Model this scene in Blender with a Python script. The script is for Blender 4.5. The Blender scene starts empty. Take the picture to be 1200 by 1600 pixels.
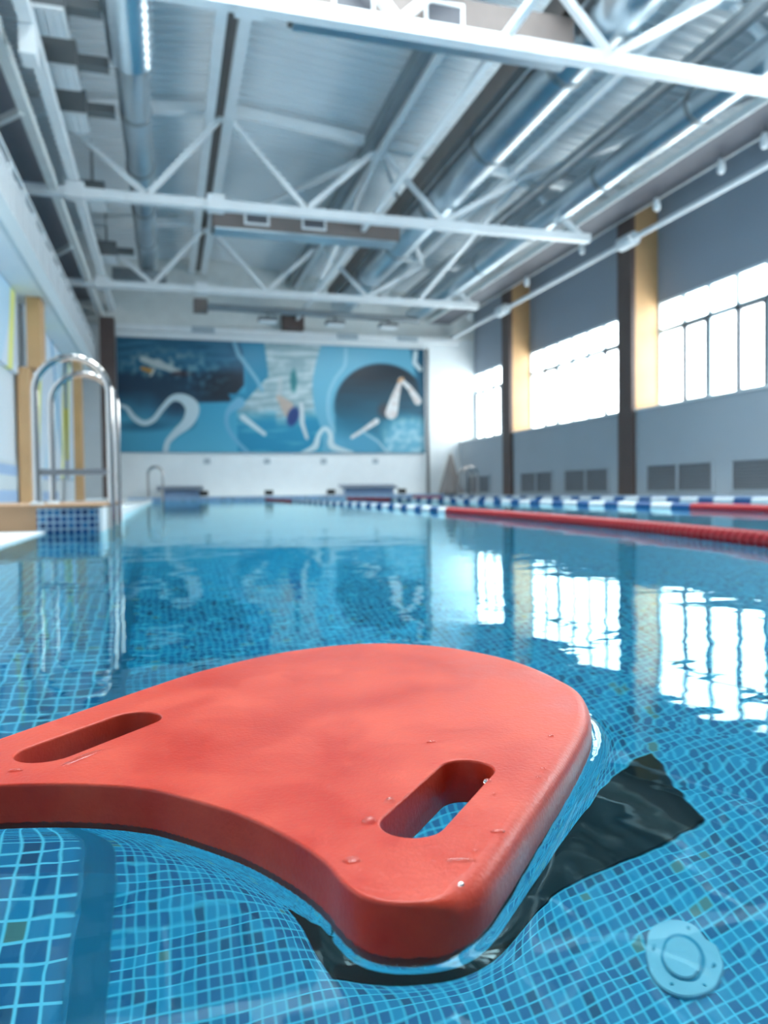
import bpy, bmesh, math, random
from mathutils import Vector, Matrix, noise
random.seed(7)
C = bpy.context.scene.collection
scene = bpy.context.scene

# ------------------------------------------------------------------ camera
H = 0.155                       # camera height above the water
cam = bpy.data.cameras.new('camera')
camo = bpy.data.objects.new('camera', cam); C.objects.link(camo)
cam.sensor_fit = 'HORIZONTAL'; cam.sensor_width = 36.0
cam.lens = 36.0*1188/1200
yaw, pit, rol = math.radians(15.92), math.radians(-1.47), math.radians(.703)
camo.location = (0, 0, H)
camo.rotation_euler = (Matrix.Rotation(-yaw, 4, 'Z') @ Matrix.Rotation(math.pi/2+pit, 4, 'X') @ Matrix.Rotation(-rol, 4, 'Z')).to_euler()
cam.clip_start = .02; cam.clip_end = 200
cam.dof.use_dof = True; cam.dof.focus_distance = .40; cam.dof.aperture_fstop = 13
scene.camera = camo

# ------------------------------------------------------------------ world, exposure
w = bpy.data.worlds.new('world'); scene.world = w; w.use_nodes = True
w.node_tree.nodes['Background'].inputs[0].default_value = (.75, .9, 1, 1)
w.node_tree.nodes['Background'].inputs[1].default_value = 1.0
vs = scene.view_settings
vs.view_transform = 'Standard'; vs.look = 'None'; vs.gamma = 1; vs.use_curve_mapping = False
vs.exposure = 0.9
scene.cycles.caustics_refractive = True; scene.cycles.caustics_reflective = True
scene.cycles.max_bounces = 10; scene.cycles.diffuse_bounces = 5; scene.cycles.transmission_bounces = 8
scene.cycles.sample_clamp_indirect = 12; scene.cycles.blur_glossy = 0.3
WINDOW_LIGHT = 5.4
WINDOW_COL = (.87, .965, 1, 1)
LAMP_COL = (.93, .98, 1)

# ------------------------------------------------------------------ materials
def srgb(r, g, b):
    f = lambda c: (c/255/12.92) if c/255 <= .04045 else ((c/255+.055)/1.055)**2.4
    return (f(r), f(g), f(b), 1)
def N(nt, t, **kw):
    n = nt.nodes.new(t)
    for k, v in kw.items():
        if k == 'inp':
            for a, b in v.items(): n.inputs[a].default_value = b
        else: setattr(n, k, v)
    return n
def mat(name, col, rough=.5, metal=0, spec=.5, var=0, vscale=4, bump=0, bscale=60, coat=0):
    m = bpy.data.materials.new(name); m.use_nodes = True; nt = m.node_tree
    b = nt.nodes['Principled BSDF']
    b.inputs['Base Color'].default_value = col; b.inputs['Roughness'].default_value = rough
    b.inputs['Metallic'].default_value = metal; b.inputs['Specular IOR Level'].default_value = spec
    b.inputs['Coat Weight'].default_value = coat; b.inputs['Coat Roughness'].default_value = .15
    if var or bump: tc = N(nt, 'ShaderNodeTexCoord')
    if var:
        n = N(nt, 'ShaderNodeTexNoise', inp={'Scale': vscale, 'Detail': 4.})
        nt.links.new(tc.outputs['Object'], n.inputs['Vector'])
        h = N(nt, 'ShaderNodeHueSaturation', inp={'Color': col})
        mr = N(nt, 'ShaderNodeMapRange', inp={'From Min': .3, 'From Max': .7, 'To Min': 1-var, 'To Max': 1+var})
        nt.links.new(n.outputs['Fac'], mr.inputs[0]); nt.links.new(mr.outputs[0], h.inputs['Value'])
        nt.links.new(h.outputs[0], b.inputs['Base Color'])
    if bump:
        n2 = N(nt, 'ShaderNodeTexNoise', inp={'Scale': bscale, 'Detail': 3.})
        nt.links.new(tc.outputs['Object'], n2.inputs['Vector'])
        bp = N(nt, 'ShaderNodeBump', inp={'Strength': bump, 'Distance': .001})
        nt.links.new(n2.outputs['Fac'], bp.inputs['Height']); nt.links.new(bp.outputs[0], b.inputs['Normal'])
    return m
def emit(name, col, s):
    m = bpy.data.materials.new(name); m.use_nodes = True; nt = m.node_tree; nt.nodes.clear()
    e = N(nt, 'ShaderNodeEmission', inp={'Color': col, 'Strength': s}); o = N(nt, 'ShaderNodeOutputMaterial')
    nt.links.new(e.outputs[0], o.inputs[0]); return m
M = {}
M['white_steel'] = mat('white_steel', srgb(240, 244, 246), .4, var=.03)
M['cream_steel'] = mat('cream_steel', srgb(228, 232, 230), .45, var=.05)
M['deck_metal'] = mat('deck_metal', srgb(236, 242, 245), .38, metal=.08, var=.10, vscale=.35)
M['galv'] = mat('galvanised_sheet', srgb(190, 204, 212), .28, metal=.9, var=.12, vscale=1.5)
M['galv_dull'] = mat('dull_galvanised', srgb(150, 158, 162), .42, metal=.7, var=.12, vscale=2)
M['duct_brown'] = mat('taupe_duct_paint', srgb(120, 110, 106), .5, var=.08)
M['grey_dark'] = mat('dark_grey_paint', srgb(112, 116, 118), .5, var=.05)
M['gallery_grey'] = mat('gallery_dull_grey', srgb(140, 142, 150), .7, var=.04)  # its grey also carries the shade of the unlit gallery roof
M['wall_grey'] = mat('blue_grey_wall_paint', srgb(150, 160, 172), .75, var=.03, vscale=.6)
M['wall_white'] = mat('white_wall_paint', srgb(238, 244, 246), .7, var=.02)
M['wall_low'] = mat('lower_wall_paint', srgb(166, 176, 184), .7, var=.03, vscale=.8)
M['vent'] = mat('grille_paint', srgb(112, 116, 122), .6, var=.04)
M['col_brown'] = mat('dark_brown_cladding', srgb(92, 76, 72), .6, var=.08)
M['col_tan'] = mat('tan_timber_cladding', srgb(200, 158, 112), .55, var=.10, vscale=2)
M['chrome'] = mat('polished_steel', srgb(196, 190, 186), .12, metal=1)
M['ceramic_edge'] = mat('pale_stone_deck', srgb(232, 236, 236), .5, var=.04)
M['tan_stone'] = mat('tan_block_render', srgb(172, 136, 104), .7, var=.05, vscale=9)
M['teal_trim'] = mat('teal_trim_tile', srgb(8, 116, 150), .35, var=.05, vscale=20)
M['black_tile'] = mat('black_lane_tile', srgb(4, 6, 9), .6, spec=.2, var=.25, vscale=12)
M['inlet'] = mat('white_fitting_plastic', srgb(160, 196, 210), .35)
M['inlet_dark'] = mat('fitting_slot', srgb(40, 140, 170), .5)
M['frame_white'] = mat('white_window_frame', srgb(198, 214, 220), .4)
M['frame_grey'] = mat('grey_window_frame', srgb(84, 90, 98), .4)
M['pane'] = emit('daylit_glazing', WINDOW_COL, WINDOW_LIGHT)
M['added_panel'] = emit('added_panel_glow', WINDOW_COL, 8.5)  # glow of the added overhead panels, no known window
M['float_red'] = mat('red_float_plastic', srgb(160, 8, 26), .35)
M['float_blue'] = mat('blue_float_plastic', srgb(8, 74, 128), .3)
M['float_white'] = mat('white_float_plastic', srgb(205, 214, 218), .3)
M['cable'] = mat('rope_cable', srgb(60, 62, 66), .5)
M['tray_dark'] = mat('dark_cable_tray', srgb(84, 86, 94), .5, var=.1)
M['block_top'] = mat('starting_block_top', srgb(110, 122, 138), .6)
M['block_side'] = mat('starting_block_side', srgb(150, 176, 208), .5)
M['cone'] = mat('taupe_cone', srgb(150, 142, 138), .9, var=.08, vscale=8)
M['plaque'] = mat('grey_plaque', srgb(176, 190, 198), .5)
M['panel_pale'] = mat('pale_glazed_panel', srgb(222, 232, 240), .4)

def panel_stripes():
    m = bpy.data.materials.new('striped_wall_panel'); m.use_nodes = True; nt = m.node_tree
    b = nt.nodes['Principled BSDF']; b.inputs['Roughness'].default_value = .4
    tc = N(nt, 'ShaderNodeTexCoord'); sp = N(nt, 'ShaderNodeSeparateXYZ'); nt.links.new(tc.outputs['Object'], sp.inputs[0])
    # slanting bands: q = y + k*z, wrapped
    col = None
    def band(ky, kz, period, lo, hi, c, prev):
        a = N(nt, 'ShaderNodeMath', operation='MULTIPLY', inp={1: kz}); nt.links.new(sp.outputs['Z'], a.inputs[0])
        s = N(nt, 'ShaderNodeMath', operation='MULTIPLY_ADD', inp={1: ky}); nt.links.new(sp.outputs['Y'], s.inputs[0]); nt.links.new(a.outputs[0], s.inputs[2])
        d = N(nt, 'ShaderNodeMath', operation='DIVIDE', inp={1: period}); nt.links.new(s.outputs[0], d.inputs[0])
        f = N(nt, 'ShaderNodeMath', operation='FRACT'); nt.links.new(d.outputs[0], f.inputs[0])
        g = N(nt, 'ShaderNodeMath', operation='COMPARE', inp={1: (lo+hi)/2, 2: (hi-lo)/2}); nt.links.new(f.outputs[0], g.inputs[0])
        mx = N(nt, 'ShaderNodeMix', data_type='RGBA'); nt.links.new(g.outputs[0], mx.inputs[0])
        if prev is None: mx.inputs[6].default_value = srgb(218, 230, 242)
        else: nt.links.new(prev, mx.inputs[6])
        mx.inputs[7].default_value = c
        return mx.outputs[2]
    col = band(1, -.9, 2.6, .1, .5, srgb(190, 222, 242), col)
    col = band(1, .55, 3.4, .35, .43, srgb(96, 170, 212), col)
    col = band(1, -.28, 3.0, .62, .72, srgb(238, 240, 130), col)
    nt.links.new(col, b.inputs['Base Color']); return m
M['stripes'] = panel_stripes()

def tiles(name, size, base, base2, grout, gw=.085, speck=True):
    m = bpy.data.materials.new(name); m.use_nodes = True; nt = m.node_tree; L = nt.links.new
    b = nt.nodes['Principled BSDF']; b.inputs['Roughness'].default_value = .35
    tc = N(nt, 'ShaderNodeTexCoord'); ge = N(nt, 'ShaderNodeNewGeometry')
    sc = N(nt, 'ShaderNodeVectorMath', operation='SCALE', inp={'Scale': 1/size}); L(tc.outputs['Object'], sc.inputs[0])
    off = N(nt, 'ShaderNodeVectorMath', operation='ADD'); off.inputs[1].default_value = (.37, .41, .43); L(sc.outputs[0], off.inputs[0])
    fl = N(nt, 'ShaderNodeVectorMath', operation='FLOOR'); L(off.outputs[0], fl.inputs[0])
    fr = N(nt, 'ShaderNodeVectorMath', operation='FRACTION'); L(off.outputs[0], fr.inputs[0])
    wn = N(nt, 'ShaderNodeTexWhiteNoise', noise_dimensions='3D'); L(fl.outputs[0], wn.inputs['Vector'])
    sp = N(nt, 'ShaderNodeSeparateXYZ'); L(fr.outputs[0], sp.inputs[0])
    nsp = N(nt, 'ShaderNodeSeparateXYZ'); L(ge.outputs['True Normal'], nsp.inputs[0])
    tot = None
    for ax in 'XYZ':
        d = N(nt, 'ShaderNodeMath', operation='SUBTRACT', inp={1: .5}); L(sp.outputs[ax], d.inputs[0])
        a = N(nt, 'ShaderNodeMath', operation='ABSOLUTE'); L(d.outputs[0], a.inputs[0])
        g = N(nt, 'ShaderNodeMath', operation='GREATER_THAN', inp={1: .5-gw}); L(a.outputs[0], g.inputs[0])
        na = N(nt, 'ShaderNodeMath', operation='ABSOLUTE'); L(nsp.outputs[ax], na.inputs[0])
        nl = N(nt, 'ShaderNodeMath', operation='LESS_THAN', inp={1: .6}); L(na.outputs[0], nl.inputs[0])
        p = N(nt, 'ShaderNodeMath', operation='MULTIPLY'); L(g.outputs[0], p.inputs[0]); L(nl.outputs[0], p.inputs[1])
        if tot is None: tot = p.outputs[0]
        else:
            mx = N(nt, 'ShaderNodeMath', operation='MAXIMUM'); L(tot, mx.inputs[0]); L(p.outputs[0], mx.inputs[1]); tot = mx.outputs[0]
    cr = N(nt, 'ShaderNodeValToRGB'); cr.color_ramp.interpolation = 'CONSTANT'; e = cr.color_ramp.elements
    e[0].position = 0; e[0].color = base; e[1].position = .42; e[1].color = base2
    for pos, c in [(.7, tuple((base[i]+base2[i])/2 for i in range(4))), (.86, tuple(base[i]*.62 for i in range(3))+(1,))]:
        x = e.new(pos); x.color = c
    if speck: x = e.new(.98); x.color = srgb(96, 124, 120)
    L(wn.outputs['Value'], cr.inputs[0])
    mix = N(nt, 'ShaderNodeMix', data_type='RGBA'); L(tot, mix.inputs[0]); L(cr.outputs[0], mix.inputs[6]); mix.inputs[7].default_value = grout
    L(mix.outputs[2], b.inputs['Base Color']); return m
M['pool_tile'] = tiles('pool_mosaic', .02, srgb(0, 96, 140), srgb(3, 136, 174), srgb(90, 200, 220), gw=.07)
M['bench_tile'] = tiles('bench_mosaic', .025, srgb(0, 96, 140), srgb(4, 126, 166), srgb(130, 212, 228), gw=.075)
M['block_tile'] = tiles('block_mosaic', .028, srgb(8, 66, 116), srgb(34, 104, 150), srgb(160, 186, 202), gw=.1, speck=False)
M['edge_tile'] = tiles('far_edge_mosaic', .05, srgb(120, 160, 205), srgb(140, 178, 214), srgb(190, 214, 228), speck=False)

def water_mat():
    m = bpy.data.materials.new('pool_water'); m.use_nodes = True; nt = m.node_tree; L = nt.links.new; nt.nodes.clear()
    o = N(nt, 'ShaderNodeOutputMaterial')
    g = N(nt, 'ShaderNodeBsdfGlass', inp={'IOR': 1.333, 'Roughness': 0.0, 'Color': (.66, .95, 1, 1)}); L(g.outputs[0], o.inputs[0])
    tc = N(nt, 'ShaderNodeTexCoord')
    prev = None
    for scl, dist, strch in [(2.6, .0022, (1, 1.0, 1)), (11, .00055, (1, 1.2, 1)), (34, .00012, (1, 1, 1))]:
        mp = N(nt, 'ShaderNodeMapping'); mp.inputs['Scale'].default_value = strch; L(tc.outputs['Object'], mp.inputs[0])
        n = N(nt, 'ShaderNodeTexNoise', inp={'Scale': scl, 'Detail': 1.0, 'Distortion': .3}); L(mp.outputs[0], n.inputs['Vector'])
        b = N(nt, 'ShaderNodeBump', inp={'Strength': 1.0, 'Distance': dist}); L(n.outputs['Fac'], b.inputs['Height'])
        if prev is not None: L(prev, b.inputs['Normal'])
        prev = b.outputs[0]
    L(prev, g.inputs['Normal']); return m
M['water'] = water_mat()

def board_mat():
    m = mat('red_foam', srgb(228, 50, 34), .42, spec=.45)
    nt = m.node_tree; L = nt.links.new; b = nt.nodes['Principled BSDF']
    tc = N(nt, 'ShaderNodeTexCoord')
    n = N(nt, 'ShaderNodeTexNoise', inp={'Scale': 14., 'Detail': 6., 'Roughness': .65}); L(tc.outputs['Object'], n.inputs['Vector'])
    cr = N(nt, 'ShaderNodeValToRGB'); e = cr.color_ramp.elements
    e[0].position = .35; e[0].color = srgb(200, 44, 18); e[1].position = .7; e[1].color = srgb(222, 78, 48); L(n.outputs['Fac'], cr.inputs[0])
    # fine scratches
    mp = N(nt, 'ShaderNodeMapping'); mp.inputs['Scale'].default_value = (14, 160, 1); mp.inputs['Rotation'].default_value = (0, 0, .75); L(tc.outputs['Object'], mp.inputs[0])
    n3 = N(nt, 'ShaderNodeTexNoise', inp={'Scale': 1., 'Detail': 3.}); L(mp.outputs[0], n3.inputs['Vector'])
    st = N(nt, 'ShaderNodeMapRange', inp={'From Min': .70, 'From Max': .78, 'To Max': .5}); L(n3.outputs['Fac'], st.inputs[0])
    mx = N(nt, 'ShaderNodeMix', data_type='RGBA'); L(st.outputs[0], mx.inputs[0]); L(cr.outputs[0], mx.inputs[6]); mx.inputs[7].default_value = srgb(224, 96, 78)
    L(mx.outputs[2], b.inputs['Base Color'])
    rr = N(nt, 'ShaderNodeMapRange', inp={'From Min': .35, 'From Max': .7, 'To Min': .30, 'To Max': .5}); L(n.outputs['Fac'], rr.inputs[0]); L(rr.outputs[0], b.inputs['Roughness'])
    n2 = N(nt, 'ShaderNodeTexNoise', inp={'Scale': 500., 'Detail': 2.}); L(tc.outputs['Object'], n2.inputs['Vector'])
    b1 = N(nt, 'ShaderNodeBump', inp={'Strength': .7, 'Distance': .0003}); L(n2.outputs['Fac'], b1.inputs['Height'])
    b2 = N(nt, 'ShaderNodeBump', inp={'Strength': .6, 'Distance': .0009}); L(n.outputs['Fac'], b2.inputs['Height']); L(b1.outputs[0], b2.inputs['Normal'])
    L(b2.outputs[0], b.inputs['Normal']); return m
M['board'] = board_mat()
md = bpy.data.materials.new('droplet_water'); md.use_nodes = True
bb = md.node_tree.nodes['Principled BSDF']; bb.inputs['Transmission Weight'].default_value = 1; bb.inputs['Roughness'].default_value = 0.02; bb.inputs['IOR'].default_value = 1.33
bb.inputs['Base Color'].default_value = (1, .93, .9, 1)
M['droplet'] = md

# ------------------------------------------------------------------ mesh building
# The hall was surveyed in bay units (6.2 per bay); S is the metre value of one such unit.
S = .8
def hall(p): return Vector((p[0]*S, p[1]*S, H+(p[2]-H)*S))
BASE = {}
def tag(o, label=None, cat=None, group=None, kind=None):
    if label: o['label'] = label
    if cat: o['category'] = cat
    if group: o['group'] = group
    if kind: o['kind'] = kind
    return o
def thing(name, base, label, cat, group=None, h=True):
    o = bpy.data.objects.new(name, None); C.objects.link(o); o.empty_display_size = .1
    b = hall(base) if h else Vector(base)
    o.location = b; BASE[o] = b
    return tag(o, label, cat, group)
class MB:
    def __init__(s, h=True): s.v = []; s.f = []; s.mi = []; s.h = h; s.cur = 0; s.smooth = False
    def add(s, vs, fs):
        n = len(s.v); s.v += [Vector(p) for p in vs]
        for f in fs: s.f.append([i+n for i in f]); s.mi.append(s.cur)
        return s
    def box(s, x0, x1, y0, y1, z0, z1):
        if x0 > x1: x0, x1 = x1, x0
        if y0 > y1: y0, y1 = y1, y0
        return s.add([(x0,y0,z0),(x1,y0,z0),(x1,y1,z0),(x0,y1,z0),(x0,y0,z1),(x1,y0,z1),(x1,y1,z1),(x0,y1,z1)],
              [(0,3,2,1),(4,5,6,7),(0,1,5,4),(1,2,6,5),(2,3,7,6),(3,0,4,7)])
    def bar(s, p, q, w, hh, up=(0,0,1)):
        p, q = Vector(p), Vector(q); d = (q-p).normalized(); u = Vector(up)
        if abs(d.dot(u)) > .98: u = Vector((0,1,0))
        a = d.cross(u).normalized()*w/2; b = a.cross(d).normalized()*hh/2
        vs = [p-a-b, p+a-b, p+a+b, p-a+b, q-a-b, q+a-b, q+a+b, q-a+b]
        return s.add(vs, [(0,1,2,3),(7,6,5,4),(0,4,5,1),(1,5,6,2),(2,6,7,3),(3,7,4,0)])
    def poly(s, pts, r, n=14, cap=True):
        s.smooth = True
        pts = [Vector(p) for p in pts]; rings = []; ref = None
        for i, p in enumerate(pts):
            d = (pts[min(i+1, len(pts)-1)]-pts[max(i-1, 0)]).normalized()
            if ref is None:
                ref = d.cross(Vector((0,0,1)));
                if ref.length < .05: ref = d.cross(Vector((0,1,0)))
            a = (ref-d*ref.dot(d)).normalized(); ref = a; b = d.cross(a)
            rr = r[i] if isinstance(r, (list, tuple)) else r
            rings.append([p+(a*math.cos(t)+b*math.sin(t))*rr for t in [2*math.pi*k/n for k in range(n)]])
        vs = [v for R in rings for v in R]; fs = []
        for i in range(len(rings)-1):
            for k in range(n):
                fs.append((i*n+k, i*n+(k+1)%n, (i+1)*n+(k+1)%n, (i+1)*n+k))
        if cap: fs.append(tuple(range(n))[::-1]); fs.append(tuple(range((len(rings)-1)*n, len(rings)*n)))
        return s.add(vs, fs)
    def tube(s, p, q, r, n=14): return s.poly([p, q], r, n)
    def build(s, name, m, parent=None, kind=None, base=None):
        W = [hall(p) for p in s.v] if s.h else s.v
        if parent is not None: b = BASE[parent]
        else: b = base if base is not None else Vector((0,0,0))
        me = bpy.data.meshes.new(name); me.from_pydata([p-b for p in W], [], s.f); me.update()
        bm = bmesh.new(); bm.from_mesh(me); bmesh.ops.recalc_face_normals(bm, faces=bm.faces); bm.to_mesh(me); bm.free()
        ms = m if isinstance(m, (list, tuple)) else [m]
        for x in ms: me.materials.append(x)
        for p, i in zip(me.polygons, s.mi): p.material_index = i
        if s.smooth:
            for p in me.polygons: p.use_smooth = True
            me.set_sharp_from_angle(angle=math.radians(40))
        o = bpy.data.objects.new(name, me); C.objects.link(o)
        if parent is not None: o.parent = parent
        else: o.location = b
        BASE[o] = b
        if kind: o['kind'] = kind
        return o
def B(x0,x1,y0,y1,z0,z1, h=True): return MB(h).box(x0,x1,y0,y1,z0,z1)
def dup(root, delta, label=None):
    r = root.copy(); C.objects.link(r); r.location = root.location+Vector(delta)
    if label: r['label'] = label
    for ch in list(root.children):
        c = ch.copy(); C.objects.link(c); c.parent = r
        for g in list(ch.children):
            d = g.copy(); C.objects.link(d); d.parent = c
    return r

# ------------------------------------------------------------------ pool basin and shell
FL = -1.27         # pool floor
BENCH = -.72       # shallow bench on the left
YE = 19.3          # far pool edge
XRP = 7.2          # right pool edge
Yb = -2.2
DZ = .055          # deck level
o = MB(False); o.box(-.9, XRP+.3, Yb, YE+.3, FL-.2, FL); o.build('pool_floor', M['pool_tile'], kind='structure')
o = MB(False); o.box(-.6, -.112, Yb, 3.5, FL, BENCH); o.build('pool_bench', M['bench_tile'], kind='structure')
o = MB(False); o.box(-.1115, -.106, Yb, 3.5, FL+.003, BENCH+.006); o.build('trim_1', M['teal_trim'], kind='structure')
o = MB(False); o.box(XRP, XRP+.3, Yb, YE+.3, FL, DZ-.002); o.build('pool_wall_right', M['edge_tile'], kind='structure')
o = MB(False); o.box(-.9, XRP, YE, YE+.3, FL, DZ+.05); o.build('pool_wall_far', M['edge_tile'], kind='structure')
o = MB(False); o.box(-.9, XRP, Yb-.3, Yb, FL, DZ-.002); o.build('pool_wall_near', M['edge_tile'], kind='structure')
o = MB(False); o.box(-.9, -.5, Yb, 3.5, FL, -.03); o.box(-.9, -.27, 5.2, YE, FL, -.03); o.build('pool_wall_left', M['pool_tile'], kind='structure')
# decks
o = MB(False); o.box(-6.6, -.5, Yb-3, 3.5, -.04, .008); o.build('floor', M['ceramic_edge'], kind='structure')
o = MB(False); o.box(-6.6, -.34, 5.2, YE, -.04, DZ); o.build('floor', M['ceramic_edge'], kind='structure')
o = MB(False); o.box(-6.6, 9.2, YE+.3, 20.6, -.3, DZ+.05); o.build('floor', M['ceramic_edge'], kind='structure')
o = MB(False); o.box(XRP+.3, 9.2, Yb-3, YE+.3, -.3, DZ); o.build('floor', M['ceramic_edge'], kind='structure')
o = MB(False); o.box(-.5, XRP+.3, Yb-3, Yb-.3, -.3, DZ); o.build('floor', M['ceramic_edge'], kind='structure')
# raised tiled step carrying the ladder
st = thing('pool_step', (-.4, 3.6, 0), 'low tan and blue mosaic block at the left pool edge under the steel ladder', 'step', h=False)
MB(False).box(-2.0, -.532, 3.501, 5.199, -.045, .106).build('body', M['tan_stone'], st)
MB(False).box(-.532, -.285, 3.501, 5.199, -1.2, .106).build('tiled_front', M['block_tile'], st)
MB(False).box(-.285, -.270, 3.497, 5.199, -1.2, .106).build('white_corner', M['ceramic_edge'], st)
MB(False).box(-2.0, -.269, 3.495, 5.199, .1065, .118).build('coping', M['tan_stone'], st)

# walls (surveyed in bay units)
XF, XW = 10.0, 10.6
YN, YFW = -6., 25.2
cols_y = [2.3, 8.5, 14.7, 20.9]
CW = .55
rz = lambda x: 7.72-.1*abs(x-1.2)
wl = MB(); wl.box(XF+.02, XF+.8, YN, YFW, -.2, 1.9); wl.build('wall_right', M['wall_low'], kind='structure')
wu = MB(); wu.box(XW, XW+.3, YN, YFW, 4.31, 7.2); wu.box(XW, XW+.3, YN, cols_y[0], 1.9, 4.31)
wu.build('wall_right', M['wall_grey'], kind='structure')
B(XF-.01, XW-.01, YN, YFW, 1.885, 1.93).build('trim_2', M['ceramic_edge'], kind='structure')
wf = MB(); wf.box(-9, 11, YFW, YFW+.3, -.2, 7.8); wf.build('wall_far', M['wall_white'], kind='structure')
B(-9, 11, YFW-.03, YFW, 5.5, 7.8).build('trim_3', M['cream_steel'], kind='structure')
B(-9, 11, YN-.3, YN, -.2, 7.8).build('wall_near', M['wall_grey'], kind='structure')
B(-2.75, -2.55, YN, YFW, -.2, 3.69).build('wall_left', M['panel_pale'], kind='structure')
B(-6.2, -6.0, YN, YFW, 3.7, 7.8).build('wall_left', M['gallery_grey'], kind='structure')
B(-9, -2.75, YN, YFW, -.2, 3.69).build('wall_left', M['wall_white'], kind='structure')
# ceiling: corrugated sheet, ribs running across the hall, pitched from a ridge
c = MB(); ys = []
per = .25; y = YN
while y < YFW+.3:
    ys += [(y, 0), (y+.10, 0), (y+.125, .1), (y+.225, .1)]; y += per
vs_, fs_ = [], []
for yy, dz in ys:
    for xx in (-6.2, 1.2, 10.9): vs_.append((xx, yy, rz(xx)+dz))
for i in range(len(ys)-1):
    for k in range(2): fs_.append((i*3+k, i*3+k+1, (i+1)*3+k+1, (i+1)*3+k))
c.add(vs_, fs_); c.build('ceiling', M['deck_metal'], kind='structure')
B(-6.2, 11, YN, YFW, 8.0, 8.2).build('roof_slab', M['gallery_grey'], kind='structure')
B(-6.0, -1.95, YN, YFW, 6.2, 6.25).build('ceiling', M['gallery_grey'], kind='structure')  # grey sheet standing in for the unlit roof deck over the gallery

# windows
casement = {0: [1, 4, 6], 1: [1, 3, 5], 2: [1, 5], 3: [0, 2, 4]}
spans = [(cols_y[0]+CW, cols_y[1]), (cols_y[1]+CW, cols_y[2]), (cols_y[2]+CW, cols_y[3]), (cols_y[3]+CW, YFW)]
for i, (y0, y1) in enumerate(spans):
    base = ((XW+.05), (y0+y1)/2, 1.93)
    f = MB(); f.box(XW, XW+.1, y0, y1, 1.93, 1.99); f.box(XW, XW+.1, y0, y1, 4.25, 4.31)
    f.box(XW, XW+.1, y0, y0+.06, 1.99, 4.25); f.box(XW, XW+.1, y1-.06, y1, 1.99, 4.25)
    n = 7 if y1-y0 > 5 else 5
    dy = (y1-y0-.12)/n
    win = f.build('window_%d' % (i+1), M['frame_white'], kind='structure', base=hall(base))
    g = MB(); g.box(XW+.06, XW+.08, y0+.06, y1-.06, 1.99, 4.25); g.build('pane', M['pane'], win)
    b_ = MB(); b_.box(XW+.01, XW+.06, y0+.06, y1-.06, 3.59, 3.70)
    for k in range(1, n): b_.box(XW+.01, XW+.06, y0+.06+k*dy-.05, y0+.06+k*dy+.05, 1.99, 4.25)
    b_.build('glazing_bars', M['frame_white'], win)
    for k in casement[i]:
        k = n-1-k
        if k < 0: continue
        a, b2 = y0+.06+k*dy+.01, y0+.06+(k+1)*dy-.01
        q = MB(); q.box(XW-.02, XW+.05, a, a+.075, 2.0, 3.62); q.box(XW-.02, XW+.05, b2-.075, b2, 2.0, 3.62)
        q.box(XW-.02, XW+.05, a+.055, b2-.055, 2.0, 2.05); q.box(XW-.02, XW+.05, a+.055, b2-.055, 3.565, 3.62)
        q.build('casement', M['frame_grey'], win)

# added glow panels above the view at the near end, brightening the hall
for i, (x0, x1) in enumerate([(-.9, .9), (1.7, 3.8), (4.6, 7.0)]):
    zt = min(rz(x0), rz(x1))-.03; y0, y1 = 1.0, 8.0
    f = MB(); f.box(x0, x0+.08, y0, y1, zt-.08, zt); f.box(x1-.08, x1, y0, y1, zt-.08, zt)
    for k in range(5): f.box(x0+.08, x1-.08, y0+k*1.73, y0+.08+k*1.73, zt-.08, zt)
    win = f.build('window_%d' % (5+i), M['frame_white'], kind='structure', base=hall((x0, y0, zt)))  # frame of an added light panel, numbered on from the real windows
    B(x0+.04, x1-.04, y0+.04, y1-.04, zt-.05, zt-.03).build('pane', M['added_panel'], win)

# right wall columns
def rcol(y, lab):
    t = thing('wall_column', (XF+.1, y+CW/2, 0), lab, 'column', 'columns along the window wall')
    B(XF-.08, XF+.015, y, y+CW, 0, 6.9).build('dark_face', M['col_brown'], t)
    B(XF+.02, XW-.002, y+.002, y+CW-.002, 1.932, 6.9).build('timber_side', M['col_tan'], t)
rcol(20.9, 'far dark brown and tan column between the two farthest windows')
rcol(14.7, 'near dark brown and tan column left of the rightmost window')
# ventilation grilles in the low wall
for y0, y1, lab in [(22.6, 24.4, 'grey wall grille in the far corner beyond the far brown column'),
                    (18.45, 20.4, 'grey wall grille right beside the far brown column'),
                    (15.75, 17.84, 'grey wall grille left of the near brown column'),
                    (12.2, 14.3, 'grey wall grille right of the near brown column'),
                    (9.6, 11.72, 'grey wall grille cut by the right edge of the photo')]:
    t = thing('wall_grille', (XF, (y0+y1)/2, .08), lab, 'grille', 'grilles low on the window wall')
    ym = (y0+y1)/2
    q = MB(); q.box(XF-.02, XF+.02, y0, y1, .08, .12); q.box(XF-.02, XF+.02, y0, y1, .65, .69)
    q.box(XF-.02, XF+.02, y0, y0+.04, .12, .65); q.box(XF-.02, XF+.02, y1-.04, y1, .12, .65); q.box(XF-.02, XF+.02, ym-.03, ym+.03, .12, .65)
    fr_ = q.build('frame', M['wall_low'], t)
    q = MB()
    for k in range(9):
        z = .14+k*.058
        q.add([(XF-.005, y0+.04, z), (XF+.015, y0+.04, z+.045), (XF+.015, y1-.04, z+.045), (XF-.005, y1-.04, z)], [(0, 1, 2, 3)])
        q.add([(XF-.005, y0+.04, z), (XF+.015, y0+.04, z-.01), (XF+.015, y1-.04, z-.01), (XF-.005, y1-.04, z)], [(0, 3, 2, 1)])
    q.build('slats', M['vent'], fr_)

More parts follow.
